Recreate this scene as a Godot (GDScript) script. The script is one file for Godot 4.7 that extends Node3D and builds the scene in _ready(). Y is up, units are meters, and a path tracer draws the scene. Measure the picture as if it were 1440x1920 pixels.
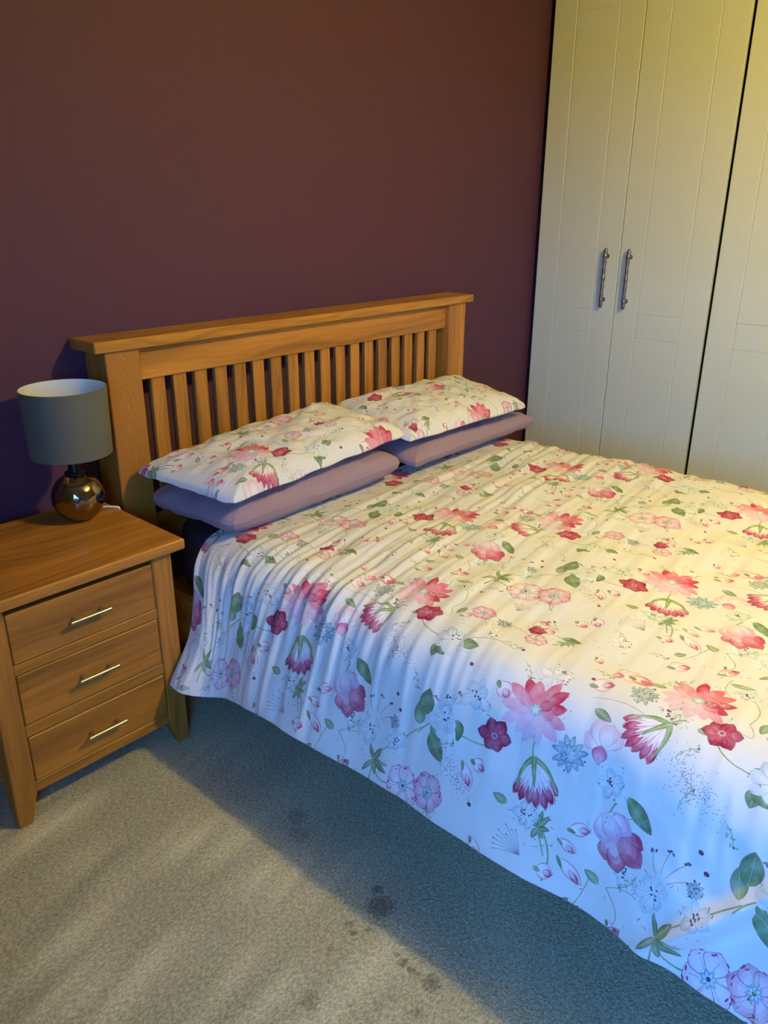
extends Node3D

# ------------------------------------------------------------------ mesh helpers
class MB:
	var v := PackedVector3Array()
	var n := PackedVector3Array()
	var uv := PackedVector2Array()
	var ix := PackedInt32Array()

	func vert(p: Vector3, nn: Vector3, t: Vector2) -> int:
		v.append(p)
		n.append(nn)
		uv.append(t)
		return v.size() - 1

	func face(a: int, b: int, c: int) -> void:   # winds the triangle so that its front lies on the side of the normals
		var g := (v[b] - v[a]).cross(v[c] - v[a])
		if g.dot(n[a] + n[b] + n[c]) > 0.0:
			ix.append_array(PackedInt32Array([a, c, b]))
		else:
			ix.append_array(PackedInt32Array([a, b, c]))

	func flat(pts: Array, nn: Vector3, uvs: Array) -> void:   # a convex polygon
		var b := v.size()
		for i in pts.size():
			vert(pts[i], nn, uvs[i])
		for i in range(1, pts.size() - 1):
			face(b, b + i, b + i + 1)

	func grid(p: PackedVector3Array, t: PackedVector2Array, nu: int, nv: int, flip: bool, closed := false) -> void:
		# nu columns (fast index), nv rows
		var b := v.size()
		for j in nv:
			for i in nu:
				var i0 := i - 1
				var i1 := i + 1
				if closed:
					i0 = (nu - 2) if i == 0 else i - 1
					i1 = 1 if i == nu - 1 else i + 1
				else:
					i0 = maxi(i0, 0)
					i1 = mini(i1, nu - 1)
				var du := p[j * nu + i1] - p[j * nu + i0]
				var dv := p[mini(j + 1, nv - 1) * nu + i] - p[maxi(j - 1, 0) * nu + i]
				var nn := du.cross(dv)
				if nn.length() < 1e-12:
					var jj := 1 if j == 0 else nv - 2
					du = p[jj * nu + i1] - p[jj * nu + i0]
					nn = du.cross(dv)
				nn = nn.normalized()
				vert(p[j * nu + i], -nn if flip else nn, t[j * nu + i])
		for j in nv - 1:
			for i in nu - 1:
				var a := b + j * nu + i
				if v[a] != v[a + 1]:
					face(a, a + 1, a + nu + 1)
				if v[a + nu] != v[a + nu + 1]:
					face(a, a + nu + 1, a + nu)

	# box with chamfered edges; grain = axis the texture runs along
	func box(lo: Vector3, hi: Vector3, bev: float, grain := 1, off := Vector2.ZERO) -> void:
		var c := (lo + hi) * 0.5
		var h := (hi - lo) * 0.5
		bev = minf(bev, minf(h.x, minf(h.y, h.z)) * 0.9)
		var inn := h - Vector3(bev, bev, bev)
		for k in 3:
			var i := (k + 1) % 3
			var j := (k + 2) % 3
			for s: float in [-1.0, 1.0]:
				var pts := []
				for q in [[-1, -1], [1, -1], [1, 1], [-1, 1]]:
					var p := Vector3.ZERO
					p[k] = s * h[k]
					p[i] = q[0] * inn[i]
					p[j] = q[1] * inn[j]
					pts.append(c + p)
				var nn := Vector3.ZERO
				nn[k] = s
				flat(pts, nn, _uvs(pts, k, grain, off))
		if bev <= 0.0:
			return
		for k in 3:   # edges along axis k
			var i := (k + 1) % 3
			var j := (k + 2) % 3
			for q in [[-1, -1], [1, -1], [1, 1], [-1, 1]]:
				var pts := []
				for e in [[-1, 0], [1, 0], [1, 1], [-1, 1]]:
					var p := Vector3.ZERO
					p[k] = e[0] * inn[k]
					p[i] = q[0] * (h[i] if e[1] == 0 else inn[i])
					p[j] = q[1] * (inn[j] if e[1] == 0 else h[j])
					pts.append(c + p)
				var nn := Vector3.ZERO
				nn[i] = q[0]
				nn[j] = q[1]
				flat(pts, nn.normalized(), _uvs(pts, i, grain, off))
		for sx: float in [-1.0, 1.0]:
			for sy: float in [-1.0, 1.0]:
				for sz: float in [-1.0, 1.0]:
					var s := Vector3(sx, sy, sz)
					var pts := [c + Vector3(h.x, inn.y, inn.z) * s, c + Vector3(inn.x, h.y, inn.z) * s, c + Vector3(inn.x, inn.y, h.z) * s]
					flat(pts, s.normalized(), _uvs(pts, 0, grain, off))

	func _uvs(pts: Array, k: int, grain: int, off: Vector2) -> Array:
		var out := []
		for p: Vector3 in pts:
			var a := grain
			var b := 3 - grain - k
			var t := Vector2()
			if k == grain:
				a = (k + 1) % 3
				b = (k + 2) % 3
				t = Vector2(p[a] * 0.25, p[b])
			else:
				t = Vector2(p[a], p[b])
			out.append(Vector2(t.x / 2.0, t.y / 0.5) + off)
		return out

	# stacked rings with flat sides
	func loft(rings: Array, off := Vector2.ZERO) -> void:
		var m: int = rings[0].size()
		var mid := Vector3.ZERO
		for r in rings:
			for p: Vector3 in r:
				mid += p
		mid /= float(m * rings.size())
		for k in rings.size() - 1:
			var cc := Vector3.ZERO
			for i in m:
				cc += rings[k][i] + rings[k + 1][i]
			cc /= 2.0 * m
			for i in m:
				var i2 := (i + 1) % m
				var pts := [rings[k][i], rings[k][i2], rings[k + 1][i2], rings[k + 1][i]]
				var nn: Vector3 = (pts[2] - pts[0]).cross(pts[3] - pts[1]).normalized()
				var out: Vector3 = (pts[0] + pts[1] + pts[2] + pts[3]) * 0.25 - cc
				if nn.dot(out) < 0:
					nn = -nn
				var us := []
				for p: Vector3 in pts:
					us.append(Vector2(p.y / 2.0, (p.x + p.z) / 0.5) + off)
				flat(pts, nn, us)
		for e in [0, rings.size() - 1]:
			var us := []
			for p: Vector3 in rings[e]:
				us.append(Vector2(p.x * 0.2, p.z / 0.5) + off)
			var nn := Vector3(0, -1 if rings[e][0].y < mid.y else 1, 0)
			flat(rings[e], nn, us)

	# turned shape: profile of (radius, height)
	func lathe(prof: Array, at: Vector3, seg := 48, inward := false) -> void:
		var p := PackedVector3Array()
		var t := PackedVector2Array()
		for j in prof.size():
			for i in seg + 1:
				var a := TAU * i / seg
				if i == seg:
					a = 0.0
				p.append(at + Vector3(cos(a) * prof[j].x, prof[j].y, sin(a) * prof[j].x))
				t.append(Vector2(float(i) / seg, float(j) / maxi(prof.size() - 1, 1)))
		# profiles run upwards: du x dv points inwards
		var up: bool = prof[-1].y >= prof[0].y
		grid(p, t, seg + 1, prof.size(), up != inward, true)

	func tube(path: Array, radii: Array, seg := 12) -> void:
		var p := PackedVector3Array()
		var t := PackedVector2Array()
		var side := Vector3.ZERO
		for j in path.size():
			var d: Vector3 = (path[mini(j + 1, path.size() - 1)] - path[maxi(j - 1, 0)]).normalized()
			if side == Vector3.ZERO:
				side = d.cross(Vector3(0.3, 0.2, 0.93)).normalized()
			side = (side - d * side.dot(d)).normalized()
			var up := side.cross(d)
			for i in seg + 1:
				var a := TAU * (i % seg) / seg
				p.append(path[j] + (side * cos(a) + up * sin(a)) * radii[j])
				t.append(Vector2(float(i) / seg, float(j) / path.size()))
		var first := ix.size()
		grid(p, t, seg + 1, path.size(), false, true)
		var b := v.size() - (seg + 1) * path.size()
		if (v[b] - path[0]).dot(n[b]) < 0.0:
			for i in range(b, v.size()):
				n[i] = -n[i]
			rewind(first)
		for e in [0, path.size() - 1]:
			var d: Vector3 = (path[0] - path[1]) if e == 0 else (path[-1] - path[-2])
			var pts := []
			var us := []
			for i in seg:
				pts.append(p[e * (seg + 1) + i])
				us.append(Vector2.ZERO)
			flat(pts, d.normalized(), us)

	func rewind(first: int) -> void:   # makes the triangles from there on face along their normals
		for q in range(first, ix.size(), 3):
			var g := (v[ix[q + 1]] - v[ix[q]]).cross(v[ix[q + 2]] - v[ix[q]])
			if g.dot(n[ix[q]] + n[ix[q + 1]] + n[ix[q + 2]]) > 0.0:
				var c := ix[q + 1]
				ix[q + 1] = ix[q + 2]
				ix[q + 2] = c

	func commit() -> ArrayMesh:
		var a := []
		a.resize(Mesh.ARRAY_MAX)
		a[Mesh.ARRAY_VERTEX] = v
		a[Mesh.ARRAY_NORMAL] = n
		a[Mesh.ARRAY_TEX_UV] = uv
		a[Mesh.ARRAY_INDEX] = ix
		var m := ArrayMesh.new()
		m.add_surface_from_arrays(Mesh.PRIMITIVE_TRIANGLES, a)
		return m

# ------------------------------------------------------------------ painter for printed cloth
class Cloth:
	var img: Image
	var w: int
	var h: int
	var k: float            # pixels per metre
	var rng := RandomNumberGenerator.new()

	func _init(wm: float, hm: float, px: int, ground: Color) -> void:
		w = px
		k = px / wm
		h = int(round(hm * k))
		img = Image.create(w, h, false, Image.FORMAT_RGB8)
		img.fill(ground)
		rng.seed = 71

	func span(x0: int, x1: int, y: int, c: Color) -> void:
		y = posmod(y, h)
		var n := x1 - x0
		if n <= 0:
			return
		var a := posmod(x0, w)
		if a + n <= w:
			img.fill_rect(Rect2i(a, y, n, 1), c)
		else:
			img.fill_rect(Rect2i(a, y, w - a, 1), c)
			img.fill_rect(Rect2i(0, y, n - (w - a), 1), c)

	func poly(pts: PackedVector2Array, c: Color) -> void:   # pixels
		var lo := 1e9
		var hi := -1e9
		for p in pts:
			lo = minf(lo, p.y)
			hi = maxf(hi, p.y)
		var m := pts.size()
		for y in range(int(floor(lo)), int(ceil(hi)) + 1):
			var yy := y + 0.5
			var xs := PackedFloat32Array()
			for i in m:
				var a := pts[i]
				var b := pts[(i + 1) % m]
				if (a.y <= yy) != (b.y <= yy):
					xs.append(a.x + (yy - a.y) / (b.y - a.y) * (b.x - a.x))
			xs.sort()
			for q in range(0, xs.size() - 1, 2):
				span(int(round(xs[q])), int(round(xs[q + 1])), y, c)

	func line(pts: Array, wm: float, c: Color, taper := false) -> void:   # metres
		var left := PackedVector2Array()
		var right := PackedVector2Array()
		for i in pts.size():
			var d: Vector2 = (pts[mini(i + 1, pts.size() - 1)] - pts[maxi(i - 1, 0)]).normalized()
			var ww := wm * 0.5 * (1.0 - 0.75 * i / (pts.size() - 1.0) if taper else 1.0)
			left.append((pts[i] + d.orthogonal() * ww) * k)
			right.append((pts[i] - d.orthogonal() * ww) * k)
		right.reverse()
		left.append_array(right)
		poly(left, c)

	func bez(a: Vector2, b: Vector2, c: Vector2, wm: float, col: Color, taper := false) -> void:
		var pts := []
		for i in 13:
			var t := i / 12.0
			pts.append(a * (1 - t) * (1 - t) + b * 2 * t * (1 - t) + c * t * t)
		line(pts, wm, col, taper)

	func ell(c: Vector2, rx: float, ry: float, rot: float, col: Color) -> void:
		var pts := PackedVector2Array()
		for i in 20:
			var a := TAU * i / 20
			pts.append((c + Vector2(cos(a) * rx, sin(a) * ry).rotated(rot)) * k)
		poly(pts, col)

	# a petal from c in direction ang; fat 0..1 puts its widest place
	func petal(c: Vector2, ang: float, ln: float, wd: float, fat: float, col: Color, tip: Color, edge: Color, ew := 0.0008) -> void:
		var layers := [[ew, edge], [0.0, tip], [-0.18, tip.lerp(col, 0.5)], [-0.36, col]]
		var wob := rng.randf_range(-0.12, 0.12)
		for L in layers:
			var g: float = L[0] if L[0] > 0 else 0.0
			var sh: float = 1.0 + (L[0] if L[0] < 0 else 0.0)
			var pts := PackedVector2Array()
			for side in [1.0, -1.0]:
				for i in 11:
					var t := i / 10.0 if side > 0 else 1.0 - i / 10.0
					var s := pow(t, log(0.5) / log(fat))
					var ww := wd * 0.5 * pow(sin(PI * s), 0.8) * sh + g * (1.0 if s > 0.02 and s < 0.98 else 0.0)
					var x := t * (ln * (sh if sh < 1.0 else 1.0)) + (g if t > 0.9 else 0.0)
					pts.append((c + Vector2(x, ww * side + wob * ln * t * t * 0.4).rotated(ang)) * k)
			poly(pts, L[1])

	func leaf(c: Vector2, ang: float, ln: float, wd: float, pale := 0.0) -> void:
		var g := Color8(112, 140, 98).lerp(Color8(196, 202, 168), pale)
		petal(c, ang, ln, wd, 0.45, g, g.darkened(0.18), g.darkened(0.32), 0.0006)
		line([c, c + Vector2(ln * 0.85, 0).rotated(ang)], 0.0011, g.lightened(0.35))

	func bud(c: Vector2, ang: float, ln: float, wd: float, fill := Color8(236, 208, 220)) -> void:
		petal(c, ang, ln, wd, 0.5, Color8(244, 232, 240), fill, Color8(172, 60, 104), 0.0012)
		petal(c + Vector2(ln * 0.42, 0).rotated(ang), ang + 0.12, ln * 0.55, wd * 0.5, 0.55, fill.darkened(0.05), Color8(186, 70, 110), Color8(120, 28, 66), 0.0006)
		petal(c - Vector2(ln * 0.12, 0).rotated(ang), ang + 0.35, ln * 0.45, wd * 0.3, 0.4, Color8(130, 150, 110), Color8(110, 130, 90), Color8(90, 100, 80), 0.0004)

	func dahlia(c: Vector2, r: float, rot: float) -> void:
		for ring in 2:
			var m := 13 if ring == 0 else 9
			for i in m:
				var a: float = rot + TAU * (i + 0.5 * ring) / m + rng.randf_range(-0.1, 0.1)
				var up := clampf(-sin(a - rot) * 0.8 + cos(a - rot) * 0.45, -1.0, 1.0)
				var col := Color8(228, 176, 206).lerp(Color8(226, 128, 152), clampf(up + 0.3, 0.0, 1.0))
				col = col.lerp(Color8(230, 206, 228), clampf(-up * 1.3 - 0.2, 0.0, 0.85))
				var tip := col.lerp(Color8(204, 78, 118), 0.38 * clampf(up + 0.6, 0.25, 1.0))
				if up > 0.35 and (i + ring) % 3 == 0:
					col = Color8(212, 92, 124)
					tip = Color8(190, 52, 92)
				var ln: float = r * (1.02 if ring == 0 else 0.64) * rng.randf_range(0.84, 1.1)
				petal(c, a, ln, r * 0.34, 0.64, col, tip, tip.darkened(0.12), 0.0005)
				line([c + Vector2(r * 0.2, 0).rotated(a), c + Vector2(ln * 0.8, 0).rotated(a + 0.04)], 0.0008, tip.darkened(0.08), true)
		for i in 9:
			petal(c, TAU * i / 9, r * 0.2, r * 0.09, 0.6, Color8(204, 220, 226), Color8(170, 188, 200), Color8(130, 140, 160), 0.0004)
		ell(c, r * 0.09, r * 0.11, 0, Color8(222, 228, 216))
		for i in 5:
			ell(c + Vector2(r * 0.1, 0).rotated(i * 1.25), 0.0012, 0.0012, 0, Color8(116, 112, 90))

	func star(c: Vector2, r: float, rot: float) -> void:
		for i in 6:
			var a := rot + TAU * i / 6
			petal(c, a, r * rng.randf_range(0.85, 1.1), r * 0.72, 0.6, Color8(186, 58, 96), Color8(150, 28, 68), Color8(92, 14, 46), 0.0012)
			line([c, c + Vector2(r * 0.7, 0).rotated(a)], 0.0012, Color8(112, 18, 54))
		ell(c, r * 0.2, r * 0.2, 0, Color8(190, 130, 160))
		ell(c, r * 0.09, r * 0.09, 0, Color8(98, 20, 52))

	func striped(c: Vector2, r: float, rot: float) -> void:     # hangs along +y of its own frame
		var top := c + Vector2(0, -0.55 * r).rotated(rot)
		for i in [0, 6, 1, 5, 2, 4, 3]:
			var a: float = rot + PI * 0.5 + (i - 3) * 0.2
			var ln: float = r * (1.45 if i in [2, 3, 4] else 1.3) * rng.randf_range(0.92, 1.06)
			petal(top, a, ln, r * 0.30, 0.72, Color8(242, 226, 236), Color8(226, 168, 192), Color8(168, 70, 112), 0.0009)
			petal(top + Vector2(ln * 0.52, 0).rotated(a), a, ln * 0.47, r * 0.24, 0.6, Color8(204, 92, 128), Color8(166, 40, 84), Color8(104, 18, 56), 0.0008)
			petal(top + Vector2(ln * 0.30, 0).rotated(a), a, ln * 0.4, r * 0.1, 0.5, Color8(250, 244, 248), Color8(244, 226, 236), Color8(230, 190, 206), 0.0004)
		for d in [-0.62, 0.62, 0.05]:
			var ln2 := r * (1.15 if d != 0.05 else 0.85)
			var tip: Vector2 = top + Vector2(ln2, 0).rotated(rot + PI * 0.5 + d)
			bez(top, top + Vector2(r * 0.55, 0).rotated(rot + PI * 0.5 + d * 1.9), tip, r * 0.2, Color8(118, 148, 98), true)
			bez(top, top + Vector2(r * 0.5, 0).rotated(rot + PI * 0.5 + d * 1.8), tip, r * 0.07, Color8(160, 180, 130), true)
		bez(top, top + Vector2(-0.1 * r, -0.2 * r).rotated(rot), top + Vector2(0.05 * r, -0.5 * r).rotated(rot), 0.003, Color8(120, 146, 96))

	func corn(c: Vector2, r: float, rot: float, blue := 1.0) -> void:
		var g := Color8(176, 186, 190).lerp(Color8(150, 182, 206), blue)
		for ring in 2:
			for i in 11:
				var a := rot + TAU * (i + ring * 0.5) / 11 + rng.randf_range(-0.12, 0.12)
				petal(c, a, r * (1.0 if ring == 0 else 0.62) * rng.randf_range(0.8, 1.1), r * 0.3, 0.6, g.lightened(0.3), g.darkened(0.1), g.darkened(0.42), 0.0007)
		for i in 7:
			ell(c + Vector2(rng.randf_range(-0.4, 0.4), rng.randf_range(-0.4, 0.4)) * r, 0.0018, 0.0015, 0, Color8(58, 70, 96))
		for i in 4:
			var a2 := rot + TAU * i / 4 + 0.4
			ell(c + Vector2(r * 0.9, 0).rotated(a2), 0.0022, 0.0016, a2, Color8(52, 62, 84))

	func anemone(c: Vector2, r: float, rot: float) -> void:
		for i in 5:
			ell(c + Vector2(rng.randf_range(-0.5, 0.5), rng.randf_range(-0.5, 0.5)) * r, r * rng.randf_range(0.4, 0.7), r * rng.randf_range(0.3, 0.5), rng.randf() * 3.0, Color8(220, 229, 236))
		for i in 6:
			var a := rot + TAU * i / 6 + rng.randf_range(-0.3, 0.3)
			var blue := rng.randf()
			petal(c, a, r * rng.randf_range(0.65, 1.1), r * rng.randf_range(0.45, 0.72), 0.62, Color8(224, 228, 234), Color8(214, 222, 230).lerp(Color8(178, 200, 218), blue), Color8(168, 178, 192).lerp(Color8(104, 118, 146), blue * 0.8), 0.0006)
			line([c + Vector2(r * 0.2, 0).rotated(a), c + Vector2(r * 0.7, 0).rotated(a + 0.15)], 0.0007, Color8(150, 162, 182))
		for i in 7:
			ell(c + Vector2(r * rng.randf_range(0.05, 0.34), 0).rotated(rng.randf() * TAU), 0.0026, 0.0018, rng.randf() * 3.0, Color8(66, 62, 92))
		ink(c, r * 1.1, 10)

	func ink(c: Vector2, r: float, m: int) -> void:      # loose pen strokes
		for i in m:
			var p := c + Vector2(r * rng.randf_range(0.5, 1.1), 0).rotated(rng.randf() * TAU)
			var q := p + Vector2(rng.randf_range(0.004, 0.011), 0).rotated(rng.randf() * TAU)
			bez(p, (p + q) * 0.5 + Vector2(0.002, -0.002), q, rng.randf_range(0.0010, 0.0022), Color8(96, 86, 104).lerp(Color8(92, 108, 84), rng.randf()), true)

	func twig(c: Vector2, ang: float, ln: float) -> void:
		var tip := c + Vector2(ln, ln * 0.15).rotated(ang)
		bez(c, c + Vector2(ln * 0.5, -ln * 0.15).rotated(ang), tip, 0.0013, Color8(138, 148, 120))
		for i in 5:
			var t := 0.25 + 0.18 * i
			var p := c.lerp(tip, t)
			petal(p, ang + (0.8 if i % 2 else -0.8), ln * 0.22, ln * 0.07, 0.5, Color8(186, 196, 172), Color8(150, 162, 134), Color8(120, 128, 108), 0.0004)
		ell(tip, 0.0028, 0.0020, ang, Color8(104, 76, 98))

	func bigtulip(c: Vector2, r: float, rot: float) -> void:
		for q in [[-0.75, 0.95, 0.6, 0], [0.75, 1.0, 0.62, 1], [-0.28, 1.18, 0.62, 0], [0.3, 1.22, 0.66, 1]]:
			var pc := Color8(216, 128, 154) if q[3] == 1 else Color8(228, 176, 198)
			petal(c + Vector2(0, -r * 0.2).rotated(rot), rot + PI * 0.5 - q[0], r * q[1], r * q[2], 0.68, pc, Color8(192, 76, 112), Color8(132, 34, 76), 0.001)
		for q in [[-0.62, 1.0], [0.55, 0.95], [0.0, 0.9]]:
			petal(c + Vector2(0, -r * 0.75).rotated(rot), rot + PI * 0.5 + q[0], r * q[1], r * 0.62, 0.58, Color8(236, 216, 234), Color8(214, 168, 200), Color8(176, 96, 142), 0.0007)

	func rose(c: Vector2, r: float, rot: float, deep := 0.0) -> void:
		for i in 6:
			var a := rot + TAU * i / 6 + rng.randf_range(-0.1, 0.1)
			petal(c, a, r, r * 0.92, 0.62, Color8(238, 230, 238).lerp(Color8(230, 180, 202), deep), Color8(232, 208, 224).lerp(Color8(208, 122, 160), deep), Color8(164, 62, 110), 0.0014)
			line([c + Vector2(r * 0.3, 0).rotated(a), c + Vector2(r * 0.72, 0.1 * r).rotated(a)], 0.0009, Color8(190, 110, 156))
			for q in 3:      # dark touches where the petals turn over
				var e := a + rng.randf_range(-0.42, 0.42)
				ell(c + Vector2(r * rng.randf_range(0.78, 0.97), 0).rotated(e), r * rng.randf_range(0.05, 0.11), r * 0.03, e + PI * 0.5, Color8(150, 44, 92))
		for i in 7:
			petal(c, rot + TAU * i / 7, r * 0.34, r * 0.16, 0.5, Color8(206, 220, 232), Color8(150, 170, 196), Color8(96, 104, 140), 0.0005)
		ell(c, r * 0.08, r * 0.08, 0, Color8(88, 60, 92))

	func paletulip(c: Vector2, r: float, rot: float) -> void:
		for q in [[-0.9, 0.9], [0.85, 1.0], [-0.2, 1.15], [0.35, 1.0]]:
			petal(c, rot - PI * 0.5 + q[0], r * q[1], r * 0.75, 0.6, Color8(242, 230, 238), Color8(232, 198, 214), Color8(192, 104, 144), 0.0008)
		petal(c + Vector2(-0.2, 0.55).rotated(rot) * r, rot - PI * 0.4, r * 0.7, r * 0.6, 0.55, Color8(230, 172, 198), Color8(206, 110, 150), Color8(172, 60, 108), 0.0009)

	func fern(c: Vector2, r: float, rot: float) -> void:
		for i in 9:
			var a := rot + (i - 4) * 0.17
			var tip := c + Vector2(r * rng.randf_range(0.7, 1.0), 0).rotated(a)
			bez(c, c + Vector2(r * 0.5, 0).rotated(a + 0.12), tip, 0.0011, Color8(150, 140, 160))
			ell(tip, 0.002, 0.0012, a, Color8(110, 92, 120))

	func sketch(c: Vector2, r: float, rot: float) -> void:
		for i in 5:
			var a := rot + TAU * i / 5
			petal(c + Vector2(r * 0.1, 0).rotated(a), a, r, r * 0.6, 0.6, Color8(240, 238, 240), Color8(234, 230, 234), Color8(164, 156, 170), 0.0008)
		for i in 8:
			ell(c + Vector2(r * rng.randf_range(0.6, 1.1), 0).rotated(rng.randf_range(-1.2, 1.0) + rot), 0.0026, 0.0018, rng.randf() * 3, Color8(120, 96, 116))

	func dots(c: Vector2, rx: float, ry: float, m: int, rot: float) -> void:
		for i in m:
			var p := Vector2(rng.randfn(0, 0.42) * rx, rng.randfn(0, 0.42) * ry).rotated(rot)
			ell(c + p, rng.randf_range(0.0006, 0.0014), 0.0009, rng.randf() * 3, Color8(150, 106, 140) if i % 3 else Color8(110, 120, 130))

	func sprig(c: Vector2, r: float, rot: float) -> void:     # thin stems with little dark heads
		for i in 4:
			var a := rot + (i - 1.5) * 0.5
			var tip := c + Vector2(r * rng.randf_range(0.7, 1.0), 0).rotated(a)
			bez(c, c + Vector2(r * 0.5, 0).rotated(a - 0.3), tip, 0.0012, Color8(132, 140, 120))
			for j in 3:
				ell(tip + Vector2(rng.randf_range(-0.005, 0.005), rng.randf_range(-0.004, 0.004)), 0.0034, 0.0022, rng.randf() * 3, Color8(96, 84, 112))

	func leafclump(c: Vector2, r: float, rot: float) -> void:
		for i in 6:
			leaf(c, rot - 2.2 + i * 0.85 + rng.randf_range(-0.3, 0.3), r * rng.randf_range(0.6, 1.15), r * rng.randf_range(0.22, 0.36), 0.2 * (i % 3))
		line([c, c + Vector2(r * 1.5, 0).rotated(rot + 1.5)], 0.003, Color8(122, 144, 104))
		ink(c, r, 4)

	func wash(ground: Color) -> void:       # pigment lies unevenly in the weave
		var f := FastNoiseLite.new()
		f.seed = 5
		f.frequency = 0.035
		f.fractal_octaves = 4
		var n := f.get_seamless_image(512, 512).get_data()
		var d := img.get_data()
		var g0 := ground.r8
		var g1 := ground.g8
		var g2 := ground.b8
		var i := 0
		for y in h:
			var row := ((y / 4) & 511) * 512
			for x in w:
				if d[i] != g0 or d[i + 1] != g1:
					var k2 := 0.50 + 0.0027 * n[row + ((x / 4) & 511)]
					d[i] = clampi(g0 + int((d[i] - g0) * k2), 0, 255)
					d[i + 1] = clampi(g1 + int((d[i + 1] - g1) * k2), 0, 255)
					d[i + 2] = clampi(g2 + int((d[i + 2] - g2) * k2), 0, 255)
				i += 3
		img = Image.create_from_data(w, h, false, Image.FORMAT_RGB8, d)

const PS := 0.66     # repeat of the print across the bed
const PQ := 0.70     # repeat along the bed

func floral_print() -> Image:
	var t := Cloth.new(PQ, PS, 2048, Color8(225, 223, 227))
	var R := deg_to_rad(-23.0)
	var at := func(p: float, q: float) -> Vector2: return Vector2(q, PS - p)
	# faint washes and sprays first
	t.dots(at.call(0.50, 0.345), 0.075, 0.035, 260, R + 0.9)
	t.dots(at.call(0.29, 0.60), 0.055, 0.03, 170, R + 0.9)
	t.dots(at.call(0.02, 0.52), 0.05, 0.02, 90, R)
	t.dots(at.call(0.31, 0.565), 0.03, 0.03, 60, R)
	var green := Color8(126, 150, 104)
	# stems
	t.bez(at.call(0.34, 0.47), at.call(0.40, 0.50), at.call(0.385, 0.56), 0.0026, green)
	t.bez(at.call(0.385, 0.56), at.call(0.375, 0.62), at.call(0.395, 0.66), 0.0026, green)
	t.bez(at.call(0.42, 0.235), at.call(0.39, 0.215), at.call(0.365, 0.225), 0.0034, green)
	t.bez(at.call(0.60, 0.35), at.call(0.56, 0.36), at.call(0.565, 0.44), 0.0024, green)
	t.bez(at.call(0.12, 0.33), at.call(0.08, 0.40), at.call(0.01, 0.38), 0.0016, green)
	t.bez(at.call(0.08, 0.32), at.call(0.10, 0.29), at.call(0.15, 0.30), 0.0016, green)
	t.bez(at.call(0.01, 0.38), at.call(-0.04, 0.42), at.call(-0.02, 0.37), 0.0014, green)
	t.bez(at.call(0.23, 0.365), at.call(0.17, 0.38), at.call(0.20, 0.44), 0.0028, green)
	t.bez(at.call(0.24, 0.37), at.call(0.30, 0.42), at.call(0.36, 0.48), 0.0024, green)
	t.bez(at.call(0.29, 0.10), at.call(0.25, 0.14), at.call(0.19, 0.13), 0.0036, green)
	t.bez(at.call(0.245, 0.25), at.call(0.21, 0.30), at.call(0.185, 0.277), 0.0016, green)
	t.bez(at.call(0.245, 0.25), at.call(0.27, 0.28), at.call(0.26, 0.31), 0.0014, green)
	t.bez(at.call(0.577, 0.11), at.call(0.60, 0.17), at.call(0.58, 0.22), 0.0014, Color8(160, 150, 160))
	t.bez(at.call(0.57, 0.49), at.call(0.63, 0.52), at.call(0.61, 0.60), 0.0018, green)
	t.bez(at.call(0.04, 0.46), at.call(0.05, 0.55), at.call(0.02, 0.60), 0.0016, green)
	t.bez(at.call(0.07, 0.60), at.call(0.08, 0.66), at.call(0.05, 0.69), 0.0016, green)
	t.bez(at.call(0.16, 0.19), at.call(0.20, 0.21), at.call(0.25, 0.215), 0.0018, green)
	# sketches, ferns, sprigs
	t.sketch(at.call(0.585, 0.015), 0.034, R)
	t.sketch(at.call(0.13, 0.06), 0.022, R + 1.0)
	t.sketch(at.call(0.64, 0.53), 0.02, R + 2.0)
	t.fern(at.call(0.215, 0.075), 0.062, R - 2.3)
	t.fern(at.call(0.11, 0.50), 0.04, R - 1.3)
	t.sprig(at.call(0.31, 0.345), 0.075, R - 0.9)
	t.sprig(at.call(0.40, 0.545), 0.07, R - 1.9)
	t.sprig(at.call(0.10, 0.62), 0.045, R - 2.6)
	t.sprig(at.call(0.62, 0.27), 0.03, R + 2.6)
	# leaves
	for L in [[0.43, 0.245, 1.05, 0.075, 0.03, 0.0], [0.36, 0.47, -1.5, 0.05, 0.03, 0.15], [0.375, 0.50, 1.3, 0.06, 0.024, 0.1], [0.41, 0.56, 1.6, 0.045, 0.03, 0.05], [0.555, 0.125, 0.7, 0.045, 0.018, 0.3], [0.545, 0.44, 2.0, 0.036, 0.028, 0.1], [0.565, 0.485, 0.2, 0.045, 0.028, 0.15],
			[0.552, 0.435, 1.2, 0.045, 0.034, 0.05], [0.385, 0.475, -1.2, 0.06, 0.04, 0.0], [0.355, 0.50, 1.2, 0.07, 0.04, 0.0], [0.243, 0.235, -2.4, 0.035, 0.018, 0.6], [0.13, 0.30, 0.2, 0.05, 0.014, 0.5], [0.03, 0.41, 2.2, 0.035, 0.018, 0.3], [0.075, 0.645, 0.4, 0.05, 0.02, 0.2], [0.30, 0.02, -2.6, 0.035, 0.018, 0.35], [0.16, 0.17, -0.6, 0.03, 0.014, 0.4], [0.02, 0.18, 0.3, 0.034, 0.014, 0.4], [0.60, 0.31, 0.2, 0.03, 0.014, 0.45], [0.47, 0.69, -2.2, 0.03, 0.012, 0.2]]:
		t.leaf(at.call(L[0], L[1]), R + L[2], L[3], L[4], L[5])
	t.leafclump(at.call(0.285, 0.095), 0.036, R)
	t.leafclump(at.call(0.225, 0.365), 0.042, R + 0.5)
	t.leafclump(at.call(0.06, 0.665), 0.024, R + 1.0)
	# pale blue and grey flowers
	t.anemone(at.call(0.40, 0.528), 0.044, R)
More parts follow.
